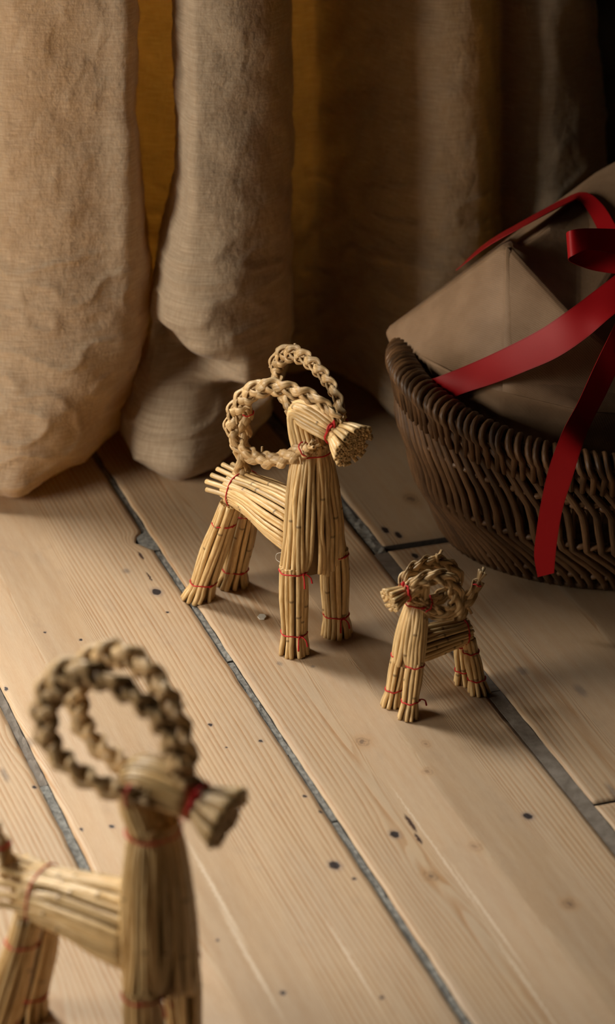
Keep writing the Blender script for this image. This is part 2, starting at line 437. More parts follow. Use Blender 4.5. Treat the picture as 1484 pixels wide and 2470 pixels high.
def filler(v0, v1, u0, u1, z, mat, seed, rough=.0007):
    nu = max(2, int((u1 - u0) / .006)); V = []
    for i in range(nu + 1):
        u = u0 + (u1 - u0) * i / nu
        for t in (0, .5, 1):
            v = v0 + (v1 - v0) * t + rough * noise.noise((u * 90, t * 9, seed)) * (1 if t != .5 else 0)
            x, y = boards_xy(u, v); V.append((x, y, z + rough * noise.noise((u * 120, t * 3, seed + 2))))
    n = len(V); V += [(x, y, -.0118) for x, y, z in V]
    Fc = []
    for i in range(nu):
        for j in range(2):
            a = i * 3 + j; Fc.append((a, a + 1, a + 4, a + 3))
        a = i * 3; Fc.append((a, a + 3, a + 3 + n, a + n)); Fc.append((a + 2, a + 2 + n, a + 5 + n, a + 5))
    Fc.append((0, n, n + 1, n + 2, 2, 1)); e = nu * 3; Fc.append((e, e + 1, e + 2, e + 2 + n, e + 1 + n, e + n))
    link('gap_filler', mesh('gap_filler', V, Fc, smooth=False), floor, mat)
for k, (a, bb) in enumerate([(.95, 1.442), (1.4475, 1.60), (1.601, 1.765), (1.772, 1.93), (1.931, 2.6)]): filler(S1 - .0025, S1 + .0029, a, bb, -.0024, FILLER if k in (1, 3, 4) else FILLER_DARK, k)
cuts = [.95, uvw(at(900, 2108))[0], uvw(at(815, 1975))[0], uvw(at(706, 1813))[0], uvw(at(560, 1590))[0], uvw(at(395, 1343))[0], un - .017, un + .015, 2.6]
for k in range(len(cuts) - 1): filler(S2 - (.0014 if k != 6 else .009), S2 + .0023, cuts[k] + .0006, cuts[k + 1] - .0006, -.0014 - .0008 * (k % 2), FILLER, 20 + k)
for k, (a, bb) in enumerate([(.95, 1.62), (1.621, uj2 - .006)]): filler(S3 - .0053, S3 + .0053, a, bb, -.0009, FILLER_DARK, 40 + k, .0003)
filler(S3 - .0035, S3 + .0055, uj2 - .004, uj2 + .06, -.0022, FILLER, 50, .0016)
filler(S3 - .0035, S3 + .0045, uj2 + .061, 2.6, -.003, FILLER, 51, .0012)

chip = bmesh.new(); p = at(632, 1490)
vs = [chip.verts.new((p.x + .0032 * math.cos(a) * (1 + .3 * math.sin(3 * a)), p.y + .0042 * math.sin(a), z)) for z in (0.0003, .0012) for a in np.linspace(0, 2 * PI, 7)[:-1]]
chip.faces.new(vs[6:]); chip.faces.new(vs[:6][::-1])
for k in range(6): chip.faces.new((vs[k], vs[(k + 1) % 6], vs[6 + (k + 1) % 6], vs[6 + k]))
me = bpy.data.meshes.new('paint_chip'); chip.to_mesh(me)
tag(link('paint_chip', me, None, NYLON), 'tiny pale flake lying on the floorboard under the large straw goat', 'flake')

# ------------------------------------------------------------------ back wall with its window, hidden behind the curtain
def box(bm, x0, x1, y0, y1, z0, z1):
    v = [bm.verts.new((x, y, z)) for z in (z0, z1) for y in (y0, y1) for x in (x0, x1)]
    for f in ((0, 2, 3, 1), (4, 5, 7, 6), (0, 1, 5, 4), (2, 6, 7, 3), (0, 4, 6, 2), (1, 3, 7, 5)): bm.faces.new([v[i] for i in f])
def boxes(name, L, mat, parent=None, bev=0.):
    bm = bmesh.new()
    for q in L: box(bm, *q)
    if bev: bmesh.ops.bevel(bm, geom=bm.edges[:], offset=bev, segments=2, affect='EDGES')
    me = bpy.data.meshes.new(name); bm.to_mesh(me); bm.free()
    return link(name, me, parent, mat)
WX0, WX1, WZ0, WZ1 = -.37, .03, .24, 1.5
tag(boxes('wall_back', [(-.45, WX0, 2.40, 2.52, 0, 1.8), (WX1, 1.0, 2.40, 2.52, 0, 1.8), (WX0, WX1, 2.40, 2.52, 0, WZ0), (WX0, WX1, 2.40, 2.52, WZ1, 1.8)], WALL), kind='structure')
tag(boxes('wall_left', [(-.57, -.45, 2.40, 3.2, 0, 1.8)], WALL), kind='structure')
win = boxes('window_1', [(WX0, WX0 + .04, 2.45, 2.49, WZ0, WZ1), (WX1 - .04, WX1, 2.45, 2.49, WZ0, WZ1), (WX0 + .04, WX1 - .04, 2.45, 2.49, WZ0, WZ0 + .04), (WX0 + .04, WX1 - .04, 2.45, 2.49, WZ1 - .04, WZ1)], WINDOW_PAINT)
tag(win, kind='structure'); boxes('pane', [(WX0 + .04, WX1 - .04, 2.468, 2.472, WZ0 + .04, WZ1 - .04)], GLASS, win)

# ------------------------------------------------------------------ curtain: one sheet of heavy linen, folds pooled on the floor
def tab(z, *pts):
    zs, v = zip(*pts); return float(np.interp(z, zs, v))
def section(z):
    T = lambda *p: tab(z, *p)
    Ar = T((0, 285), (.03, 302), (.07, 333), (.12, 360), (.16, 358), (.22, 340), (.3, 328), (.6, 324)); Ay = T((0, 2.185), (.03, 2.165), (.07, 2.15), (.12, 2.13), (.2, 2.12), (.6, 2.125))
    af = T((0, 2.064), (.012, 2.049), (.025, 2.043), (.05, 2.046), (.12, 2.06), (.2, 2.075), (.6, 2.085))
    Bl = T((0, 305), (.03, 292), (.06, 325), (.1, 365), (.14, 370), (.18, 388), (.24, 425), (.3, 425), (.6, 392))
    By = T((0, 2.16), (.05, 2.15), (.1, 2.15), (.14, 2.13), (.6, 2.14))
    P = [(-.400, 2.385), (-.396, 2.29), (-.375, 2.19), (-.338, 2.128), (-.298, 2.09), (Xp(-70, af, z), af + .014), (Xp(-8, af, z), af + .004),
         (Xp(T((0, 50), (.1, 75), (.6, 60)), af, z), af + T((0, .002), (.1, 0))), (Xp(T((0, 125), (.05, 150), (.12, 165), (.6, 150)), af + .02, z), T((0, 2.086), (.04, 2.060), (.12, af + .002), (.6, af + .003))), (Xp(T((0, 195), (.05, 220), (.12, 250), (.6, 235)), af + .02, z), T((0, 2.122), (.04, 2.085), (.12, af + .009), (.6, af + .008))),
         (Xp(T((0, 240), (.05, 280), (.12, 325), (.6, 297)), 2.1, z), T((0, 2.155), (.04, 2.118), (.12, 2.088), (.6, 2.095))),
         (Xp(Ar, Ay, z), Ay), (Xp(Ar - 14, 2.18, z), max(Ay + .012, 2.188)), (Xp(T((0, 235), (.1, 260), (.6, 250)), 2.2, z), 2.21), (Xp(190, 2.22, z), 2.226), (Xp(250, 2.24, z), 2.243), (Xp(T((0, 315), (.1, 335), (.6, 338)), 2.24, z), 2.248), (Xp(384, 2.24, z), 2.244),
         (Xp(480, 2.235, z), 2.238), (Xp(545, 2.225, z), 2.226), (Xp(485, 2.21, z), 2.210), (Xp(Bl + 16, 2.19, z), 2.192), (Xp(Bl, By, z), By),
         (Xp(Bl + T((0, 55), (.1, 30), (.6, 40)), 2.1, z), T((0, 2.105), (.05, 2.10), (.085, 2.13), (.112, 2.165), (.135, 2.092), (.17, 2.085), (.6, 2.115))),
         (Xp(T((0, 445), (.1, 470), (.2, 500), (.6, 490)), 2.1, z), T((0, 2.088), (.025, 2.08), (.06, 2.102), (.088, 2.145), (.098, 2.155), (.118, 2.078), (.15, 2.07), (.22, 2.082), (.6, 2.105))),
         (Xp(T((0, 545), (.1, 590), (.2, 595), (.6, 590)), 2.12, z), T((0, 2.125), (.03, 2.115), (.05, 2.13), (.068, 2.155), (.085, 2.09), (.12, 2.08), (.2, 2.09), (.6, 2.105))),
         (Xp(T((0, 610), (.05, 660), (.1, 680), (.6, 672)), 2.13, z), T((0, 2.18), (.04, 2.155), (.08, 2.12), (.2, 2.115), (.6, 2.125))),
         (Xp(T((0, 652), (.05, 690), (.1, 704), (.2, 698), (.6, 700)), 2.17, z), T((0, 2.25), (.05, 2.2), (.1, 2.165), (.6, 2.16))),
         (Xp(T((0, 642), (.1, 690), (.6, 688)), 2.22, z), T((0, 2.262), (.05, 2.235), (.6, 2.225))), (Xp(625, 2.255, z), T((0, 2.275), (.6, 2.256))), (Xp(575, 2.275, z), 2.282), (Xp(635, 2.3, z), 2.300), (Xp(722, 2.3, z), 2.305), (Xp(770, 2.3, z), 2.312), (Xp(850, 2.28, z), 2.275), (Xp(945, 2.23, z), T((0, 2.205), (.1, 2.23), (.6, 2.235))),
         (Xp(1060, 2.21, z), T((0, 2.19), (.1, 2.205), (.6, 2.21))), (Xp(1150, 2.215, z), 2.215), (Xp(1178, 2.235, z), 2.235), (Xp(1184, 2.27, z), 2.275),
         (Xp(1215, 2.28, z), 2.286), (Xp(1270, 2.26, z), 2.266), (Xp(1340, 2.26, z), 2.262), (Xp(T((0, 1430), (.22, 1430), (.3, 1405), (.6, 1400)), 2.28, z), 2.284),
         (Xp(T((0, 1470), (.22, 1462), (.3, 1428), (.6, 1410)), 2.30, z), 2.305), (Xp(T((0, 1478), (.22, 1468), (.3, 1436), (.6, 1418)), 2.33, z), 2.335)]
    return P
zs = np.concatenate([np.linspace(0.0, .2, 90), np.linspace(.2, .60, 60)[1:], [.75, .95, 1.2, 1.5]])
raw = np.array([catmull(section(z), 12) for z in np.linspace(0.0, .62, 249)])
ker = np.exp(-np.linspace(-3, 3, 15) ** 2); ker /= ker.sum()                      # smooth the tables vertically
pad = np.concatenate([raw[:1].repeat(7, 0), raw, raw[-1:].repeat(7, 0)])
raw = sum(ker[k] * pad[k:k + len(raw)] for k in range(15))
zz = np.linspace(0.0, .62, 249); nu = raw.shape[1]
G3 = np.zeros((len(zs), nu, 3))
for j in range(nu):
    G3[:, j, 0] = np.interp(zs, zz, raw[:, j, 0]); G3[:, j, 1] = np.interp(zs, zz, raw[:, j, 1])
G3[:, :, 2] = zs[:, None]
du = np.gradient(G3, axis=1); dz = np.gradient(G3, axis=0)
Nn = np.cross(du, dz); Nn /= np.linalg.norm(Nn, axis=2, keepdims=True) + 1e-12
arc = np.concatenate([[0], np.cumsum(np.linalg.norm(np.diff(raw[120], axis=0), axis=1))])
uvc = np.zeros((len(zs), nu, 2))
for i, z in enumerate(zs):
    for j in range(nu):
        x, y = G3[i, j, 0], G3[i, j, 1]; a = arc[j]
        low = 1 + 1.6 * math.exp(-z / .10)
        w = .0035 * low * noise.noise((a * 9, z * 8 + .4 * a * 9, 1)) + .0022 * low * noise.noise((a * 26 + z * 16, z * 24 - a * 6, 5))
        r = noise.noise((a * 20 - z * 26, z * 34 + a * 14, 9)); w += .0016 * low * (1 - abs(r) * 2.2) ** 3
        f = min(1, max(0, (z - .001) / .02))
        G3[i, j] += Nn[i, j] * w * (.35 + .65 * f)
        uvc[i, j] = (a, z)
tuck = np.clip(1 - zs / .020, 0, 1) ** 2 * .013                     # the hem curls under where it meets the floor
G3[:, :, :2] -= Nn[:, :, :2] * tuck[:, None, None]
G3[0, :, 2] = -.0012; G3[1:, :, 2] = np.maximum(G3[1:, :, 2], .0006)
Fc = [(i * nu + j, i * nu + j + 1, i * nu + nu + j + 1, i * nu + nu + j) for i in range(len(zs) - 1) for j in range(nu - 1)]
cur = link('curtain', mesh('curtain', G3.reshape(-1, 3), Fc, uvc.reshape(-1, 2)), None, LINEN)
tag(cur, 'heavy beige linen curtain hanging in deep folds and pooling on the floor', 'curtain')

# ------------------------------------------------------------------ straw goats
class Goat:
    def __init__(s, name, o, deg, label, k=1.):
        s.e = empty(name, (o[0], o[1], 0), math.radians(deg)); tag(s.e, label, 'straw goat', 'straw goats on the floor')
        a = math.radians(deg); s.o = np.array([o[0], o[1], 0]); s.f = np.array([math.cos(a), math.sin(a), 0]); s.l = np.array([-s.f[1], s.f[0], 0])
        s.rng = random.Random(sum(map(ord, label)))
    def sag(s, x, y, lat=0.):                                    # image place -> goat's own coordinates at a given side offset
        o2 = s.o + s.l * lat; r = ray(x, y); t = ((o2 - Cv) @ s.l) / (r @ s.l); p = Cv + r * t
        return np.array([(p - s.o) @ s.f, lat, p[2]])
    def straw(s, P, r, parent, joints=True, mat=None, name='straw', n=3, flat=.86, sides=7, hollow=True, swell=.12):
        P = catmull(P, n) if len(P) > 2 else np.array([np.asarray(P[0]) + (np.asarray(P[1]) - np.asarray(P[0])) * t for t in np.linspace(0, 1, 4)])
        d = np.concatenate([[0], np.cumsum(np.linalg.norm(np.diff(P, axis=0), axis=1))]); L = d[-1]
        rad = np.full(len(P), r); jt = np.zeros(len(P))
        if joints and s.rng.random() < .55 and L > .02:
            q = s.rng.uniform(.15, .85) * L
            add = [q - .0013, q - .0003, q + .0003, q + .0013]
            allp = sorted([(x, 0) for x in d if abs(x - q) > .0016] + [(x, i + 1) for i, x in enumerate(add)])
            P = np.array([[np.interp(x, d, P[:, c]) for c in range(3)] for x, _ in allp])
            rad = np.array([r * (1.0 if t in (0, 1, 4) else 1 + swell) for _, t in allp]); jt = np.array([.9 if t in (2, 3) else 0 for _, t in allp])
        w = s.rng.uniform(.92, 1.06)
        return tube(name, P, rad * w, rad * w * flat, mat or STRAW, parent, sides=sides, hollow=hollow, joint=jt, ang0=s.rng.uniform(0, 6))
    def ring_pt(s, ring, phi, k=1.):
        c, a, b = ring; return np.asarray(c) + (np.asarray(a) * math.cos(phi) + np.asarray(b) * math.sin(phi)) * k
    def bundle(s, part, rings, r, count, jit=.0006, endjit=.003, phis=None, core=.82, inner=0, joints=True):
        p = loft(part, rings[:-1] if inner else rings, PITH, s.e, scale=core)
        for i in range(count if phis is None else len(phis)):
            ph = 2 * PI * (i + s.rng.uniform(-.22, .22)) / count if phis is None else phis[i]
            tw = s.rng.uniform(-.1, .1)
            P = [s.ring_pt(q, ph + tw * t / len(rings)) + np.array([s.rng.uniform(-jit, jit) for _ in range(3)]) for t, q in enumerate(rings)]
            for e, e2 in ((0, 1), (-1, -2)):
                d = P[e] - P[e2]; d /= np.linalg.norm(d); P[e] = P[e] + d * s.rng.uniform(-endjit, endjit * .2)
            s.straw(P, r * s.rng.uniform(.88, 1.1), p, joints)
        for i in range(inner):                                    # straw ends filling the cut face
            k = math.sqrt((i + .5) / inner) * .88; ph = i * 2.39996 + s.rng.uniform(-.2, .2)
            P = [s.ring_pt(q, ph, k) for q in rings[-3:]]
            P[-1] = P[-1] + (P[-1] - P[-2]) * s.rng.uniform(-.12, .04)
            s.straw(P, r * s.rng.uniform(.85, 1.), p, False)
        return p
    def thread(s, ring, grow, parent, r=.0006, ends=0, end_phi=0., tilt=.0, turns=1.04):
        c, a, b = (np.asarray(x) for x in ring); n = 34
        la, lb = np.linalg.norm(a), np.linalg.norm(b); nrm = np.cross(a, b); nrm /= np.linalg.norm(nrm)
        P = []
        for i in range(n + 1):
            t = end_phi + 2 * PI * turns * i / n
            P.append(c + a * math.cos(t) * (1 + grow / la) + b * math.sin(t) * (1 + grow / lb) + nrm * (tilt * math.sin(t * 1.0) + .0004 * math.sin(5 * t) + .0009 * (i / n - .5)))
        tube('thread', P, r, None, THREAD, parent, sides=5)
        base = c + a * math.cos(end_phi) * (1 + grow / la) + b * math.sin(end_phi) * (1 + grow / lb); out = base - c; out /= np.linalg.norm(out)
        tan = np.cross(nrm, out)
        for q in range(ends):
            sg = 1 if q == 0 else -1
            P = catmull([base, base + out * .002 + tan * sg * .0015, base + out * .0045 + tan * sg * .003 + np.array([0, 0, -.002]), base + out * .0055 + tan * sg * .0035 + np.array([0, 0, -.006 - .002 * q])], 4)
            tube('thread_end', P, [r * (1 if i < len(P) - 3 else 1.3) for i in range(len(P))], None, THREAD, parent, sides=5)
        if ends: tube('thread_knot', [base + out * .0001 - tan * .0009, base + out * .0006, base + out * .0001 + tan * .0009], [r * 1.1, r * 1.9, r * 1.1], None, THREAD, parent, sides=6)
    def braid(s, part, P, width, hint, period=.026, thin=.0021, ends=0, taper=True, strays=3):
        C_ = catmull(P, 10); d = np.concatenate([[0], np.cumsum(np.linalg.norm(np.diff(C_, axis=0), axis=1))]); L = d[-1]
        n = max(24, int(L / .0016)); q = np.linspace(0, L, n)
        X = np.stack([np.interp(q, d, C_[:, c]) for c in range(3)], 1)
        T = np.gradient(X, axis=0); T /= np.linalg.norm(T, axis=1, keepdims=True)
        hint = np.asarray(hint, float); N = hint[None] - T * (T @ hint)[:, None]; N /= np.linalg.norm(N, axis=1, keepdims=True); Wd = np.cross(T, N)
        env = np.ones(n)
        if taper: env = .62 + .38 * np.sin(np.clip(q / L, .02, .98) * PI) ** .5
        core = tube(part, X, width * .30 * env, thin * .5, PITH, s.e, hint=N, sides=6)
        A = width * .5 - thin * .8
        for k in range(3):
            ph = 2 * PI * q / period + 2 * PI * k / 3
            for h, off in enumerate((-.62, .62)):
                side = np.sin(ph); upn = np.sin(2 * ph)
                Y = X + Wd * ((A * side) * env + off * thin * .9)[:, None] + N * (thin * .95 * upn * env + .0002 * h)[:, None] + T * (off * width * .3 * np.cos(ph))[:, None]
                wv = thin * (1.18 + .34 * np.cos(2 * ph + .6) + .12 * np.sin(q * 900 + k * 3 + h)) * (.8 + .2 * env)
                tilt = N + Wd * (-.75 * side)[:, None]
                tube('strand', Y, wv, wv * .36, BRAID, core, hint=tilt, sides=6, ang0=.3)
        for i in range(strays):
            t = s.rng.randrange(n // 6, n - 3); sg = s.rng.choice((-1, 1)); p0 = X[t]
            dr = T[t] * s.rng.uniform(-.6, .8) + Wd[t] * sg * s.rng.uniform(.6, 1.) + N[t] * s.rng.uniform(-.2, .6); dr /= np.linalg.norm(dr)
            s.straw([p0 + N[t] * thin * .5, p0 + dr * s.rng.uniform(.006, .010)], s.rng.uniform(.0006, .0012), core, False, BRAID, 'stray_straw')
        for i in range(ends):
            a = 2 * PI * i / max(1, ends); dr = T[-1] + (Wd[-1] * math.cos(a) + N[-1] * math.sin(a)) * .35
            s.straw([X[-1] - T[-1] * .004, X[-1], X[-1] + dr * s.rng.uniform(.006, .010)], .0014, core, False, BRAID, 'stray_straw')
        return core, X, Wd, N, T

def build_goat(g, p):
    v = lambda x, y, z: np.array([x, y, z], float)
    R = p['r']; k = p['k']
    fl, fa, zt, za = p['fl'], p['leg_r'], p['leg_tie'], p['ankle']
    lean = lambda z: p['neck'][0] * z / p['neck'][1]
    # chest: from the neck tie down to where it splits in two legs
    CL, CF = p['chest']; NL, NF = p['neck_r']; zn = p['neck'][1]
    def chest_ring(z, t): return (v(lean(z), 0, z), v(0, NL + (CL - NL) * t, 0), v(NF + (CF - NF) * t, 0, 0))
    zb = p['chest_end']
    rings = [chest_ring(zn - (zn - zb) * q, t) for q, t in ((-.06, .02), (0, 0), (.12, .28), (.35, .66), (.62, .92), (.85, 1.0), (1.0, .97))]
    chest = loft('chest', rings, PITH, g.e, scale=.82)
    per = PI * (CL + CF) * 1.02; n = int(per / (R * 1.75))
    foot_of = {}
    for i in range(n):
        ph = 2 * PI * (i + g.rng.uniform(-.2, .2)) / n
        lat = math.cos(ph) * CL
        P = [g.ring_pt(q, ph + g.rng.uniform(-.05, .05)) + np.array([g.rng.uniform(-.0005, .0005) * k * 1.3 for _ in range(3)]) for q in rings]
        if abs(lat) > fl - fa * 1.05:                             # runs on into a leg
            sd = 1 if lat > 0 else -1
            a2 = math.atan2(math.sin(ph) * CF, lat - sd * fl * .95)
            P[-1] = v(lean(zt) + math.sin(a2) * fa, sd * fl + math.cos(a2) * fa, zt - .001 * k)
            P[-2] = P[-2] * .6 + (v(lean(zt + .01 * k), 0, 0) + v(math.sin(a2) * fa, sd * fl + math.cos(a2) * fa, P[-2][2])) * .4
        else: P[-1][2] += g.rng.uniform(-.003, .003) * k
        g.straw(P, R * g.rng.uniform(.86, 1.1), chest)
    # legs
    def leg(part, top, foot, rt, ra_, rf, zt_, za_, n, tie_top=True, ends=(0, 0), flare_dir=None, ep=0.):
        top, foot = np.asarray(top, float), np.asarray(foot, float)
        def ctr(z):
            t = (top[2] - z) / top[2]; return top + (foot - top) * t
        rr = []
        for z, r_ in ((top[2], rt), (zt_, rt * 1.0), (zt_ * .55 + za_ * .45, (rt + ra_) * .55), (za_, ra_ * .97), (za_ * .45, (ra_ + rf) * .5), (.0, rf)):
            c = ctr(z)
            rr.append((c, v(r_, 0, 0), v(0, r_, 0)))
        n = int(2 * PI * (rt * .5 + ra_ * .5) / (R * 1.72))
        part_o = g.bundle(part, rr, R, n, jit=.0005 * k, endjit=.0, inner=0)
        g.thread(rr[3], R * .95, part_o, r=p['th'], ends=ends[1], end_phi=ep)
        if tie_top: g.thread(rr[1], R * .95, part_o, r=p['th'], ends=ends[0], end_phi=ep + .3)
        return part_o
    tilt_f = lean(zt)
    for sd in (-1, 1):
        leg('front_leg', v(lean(zt * 1.06), sd * fl, zt * 1.06), v(0, sd * p['ff'], 0), fa, fa * .94, fa * p['flare'], zt, za, 0, True, (p['ends'][0] if sd == p['near'] else 0, p['ends'][1]), ep=p['ep'])
    rt = p['rear_top']; rf_ = p['rear_foot']
    for sd in (-1, 1):
        leg('rear_leg', v(rt[0], sd * rt[1], rt[2]), v(rf_[0], sd * rf_[1], 0), fa * .82, fa * 1.0, fa * p['flare'] * 1.12, p['rear_tie'], za * .92, 0, True, (0, 0), ep=p['ep'])
    # body, tied at the rump, upper straws sticking out behind
    bt, bf = p['body_tie'], p['body_front']
    br = [(v(bf[0], 0, bf[1]), v(0, bf[3], 0), v(0, 0, bf[2])), (v(bf[0] * .65 + bt[0] * .35, 0, bf[1] * .6 + bt[1] * .4), v(0, bf[3] * .8 + bt[3] * .2, 0), v(0, 0, bf[2] * .8 + bt[2] * .2)),
          (v(bf[0] * .25 + bt[0] * .75, 0, bt[1]), v(0, bt[3] * 1.08, 0), v(0, 0, bt[2] * 1.08)), (v(*[bt[0], 0, bt[1]]), v(0, bt[3], 0), v(0, 0, bt[2])),
          (v(bt[0] - .007 * k, 0, bt[1] + .0006 * k), v(0, bt[3] * .99, 0), v(0, 0, bt[2] * .97))]
    n = int(PI * (bf[2] + bf[3]) / (R * 1.75))
    body = g.bundle('body', br, R, n, jit=.0006 * k, endjit=.001 * k, core=.84)
    g.thread(br[3], R * 1.0, body, r=p['th'])
    for ph in np.linspace(.05, PI - .05, p['rump']):               # rump fan
        a = g.ring_pt(br[3], ph, .96); e = a + v(-.023 * k * g.rng.uniform(.8, 1.05), math.cos(ph) * .004 * k, math.sin(ph) * .002 * k - .001 * k)
        g.straw([a + v(.004 * k, 0, 0), a * .5 + e * .5, e], R, body, False, name='rump_straw')
    # head: neck straws folded forward and tied at the muzzle
    hf, st, se = p['fold'], p['snout_tie'], p['snout_end']; hw = p['head_w']
    nk = chest_ring(zn, 0)
    d = v(st[0] - hf[0], 0, st[1] - hf[1]); d /= np.linalg.norm(d); up = v(-d[2], 0, d[0])
    hr = [(v(lean(zn), 0, zn), v(0, NL, 0), v(NF, 0, 0)), (v((lean(zn) + hf[0]) / 2 + .001 * k, 0, (zn + hf[1]) / 2 - .002 * k), v(0, (NL + hw) / 2, 0), v(NF * .9, 0, 0)),
          (v(hf[0] + NF * .5, 0, hf[1] - NF * .35), v(0, hw, 0), v(NF * .55, 0, -NF * .55)), (v(hf[0] * .55 + st[0] * .45 + .0, 0, hf[1] * .55 + st[1] * .45), v(0, hw * .95, 0), -up * NF * .95),
          (v(st[0], 0, st[1]), v(0, p['sn_r'], 0), -up * p['sn_r'])]
    head = g.bundle('head', hr, R * 1.06, int(PI * (hw + NF) / (R * 1.55)), jit=.0004 * k, endjit=.0005)
    ds = v(se[0] - st[0], 0, se[1] - st[1]); ds /= np.linalg.norm(ds); us = v(-ds[2], 0, ds[0]); er = p['sn_end']
    sr = [(v(st[0], 0, st[1]) - ds * .003 * k, v(0, p['sn_r'] * .95, 0), us * p['sn_r'] * .95), (v(st[0], 0, st[1]) + ds * .002 * k, v(0, p['sn_r'] * .95, 0), us * p['sn_r'] * .95), (v((st[0] + se[0]) / 2, 0, (st[1] + se[1]) / 2), v(0, er * .74, 0), us * er * .74), (v(se[0], 0, se[1]), v(0, er, 0), us * er)]
    snout = g.bundle('snout', sr, R * .95, int(2 * PI * er * .8 / (R * 1.8)), jit=.0003 * k, endjit=.0016 * k, inner=p['inner'], joints=False, core=.6)
    g.thread((v(st[0], 0, st[1]), v(0, p['sn_r'], 0), us * p['sn_r']), R * 1.1, snout, r=p['th'] * 1.25, ends=2, end_phi=p['snout_ep'], turns=2.05)
    g.thread(nk, R * 1.5, chest, r=p['th'], ends=0)
    for path in p['horns']:
        P = [g.sag(*q) for q in path]
        core, X, Wd, N, T = g.braid('horn', P, p['bw'], (p['bn'][0], p['bn'][1], p['bn'][2]), p['bp'], p['bt'], ends=6, strays=p['strays'])
        q = -max(3, int(.004 * k / .0016))
        g.thread((X[q], Wd[q] * p['bw'] * .36, N[q] * p['bt'] * 1.6), .0006, core, r=p['th'])
    P = [g.sag(*q) for q in p['tail']]
    core, X, Wd, N, T = g.braid('tail', P, p['tw'], p['tn'], p['bp'] * 1.1, p['bt'], ends=5, strays=1)
    q = -max(3, int(.003 * k / .0016)); g.thread((X[q], Wd[q] * p['tw'] * .34, N[q] * p['bt'] * 1.5), .0006, core, r=p['th'])

BIG = dict(k=1., r=.00205, th=.00052, fl=.0195, ff=.0205, leg_r=.0082, leg_tie=.0645, ankle=.0165, neck=(-.004, .150), chest=(.0235, .0145), neck_r=(.0125, .0105), chest_end=.061,
           flare=1.2, rear_top=(-.079, .010, .086), rear_foot=(-.110, .0165), rear_tie=.068, body_tie=(-.077, .0935, .0125, .0145), body_front=(-.010, .087, .0205, .0205), rump=9,
           fold=(-.016, .181), snout_tie=(.021, .1725), snout_end=(.0390, .1665), head_w=.0130, sn_r=.0080, sn_end=.0160, inner=60, bw=.0125, bt=.0023, bp=.040, bn=(.15, 1, .15), strays=5, tw=.013, tn=(-1, .0, .2),
           ends=(2, 2), near=-1, ep=-.3, snout_ep=2.2,
           horns=[[(818, 1018, -.003), (775, 972, -.007), (725, 950, -.013), (660, 935, -.020), (603, 948, -.026), (566, 988, -.028), (556, 1038, -.028), (578, 1080, -.026), (620, 1106, -.023), (668, 1110, -.020), (712, 1094, -.018), (742, 1080, -.017)],
                  [(826, 1010, .003), (812, 958, .010), (784, 912, .017), (742, 870, .024), (700, 853, .028), (672, 866, .030), (664, 895, .030), (672, 930, .026), (690, 968, .021), (718, 1018, .016), (752, 1060, .014)]],
           tail=[(588, 1158, 0), (586, 1120, 0), (587, 1075, 0), (590, 1030, 0), (598, 985, 0)])
big = Goat('straw_goat', (.0058, 1.8238), -47.6, 'largest fully visible straw goat, standing before the curtain, facing right')
build_goat(big, BIG)
q = catmull([big.sag(684, 1332, -.015), big.sag(668, 1336, -.015), big.sag(667, 1350, -.015), big.sag(684, 1360, -.016)], 5)
tube('nylon_loop', q, .00025, None, NYLON, big.e, sides=4)

SMALL = dict(k=.55, r=.0018, th=.0005, fl=.0085, ff=.0103, leg_r=.0046, leg_tie=.0385, ankle=.0125, neck=(-.0130, .080), chest=(.0125, .0085), neck_r=(.0060, .0050), chest_end=.036,
             flare=1.3, rear_top=(-.053, .005, .044), rear_foot=(-.0615, .0085), rear_tie=.033, body_tie=(-.0505, .0475, .0085, .0085), body_front=(-.012, .0475, .0115, .0105), rump=0,
             fold=(-.0185, .0965), snout_tie=(-.003, .0905), snout_end=(.0105, .0875), head_w=.0062, sn_r=.0045, sn_end=.0080, inner=10, bw=.0105, bt=.0020, bp=.034, bn=(.2, 1, .3), strays=2, tw=.0075, tn=(.3, 1, 0),
             ends=(0, 1), near=1, ep=2.6, snout_ep=1.2,
             horns=[[(985, 1428, .003), (1003, 1408, .006), (1040, 1393, .009), (1078, 1396, .011), (1098, 1425, .012), (1098, 1460, .012), (1075, 1478, .011), (1045, 1474, .009), (1025, 1458, .007)],
                    [(972, 1420, -.002), (984, 1388, -.005), (1014, 1366, -.007), (1052, 1356, -.008), (1088, 1372, -.008), (1100, 1402, -.007), (1078, 1428, -.005), (1050, 1446, -.004), (1026, 1452, -.004)]],
             tail=[(1102, 1500, 0), (1112, 1476, 0), (1126, 1450, 0), (1142, 1425, 0), (1154, 1402, 0)])
small = Goat('straw_goat', (.0627, 1.7254), -147, 'smallest straw goat, facing left towards the larger one beside the basket')
build_goat(small, SMALL)

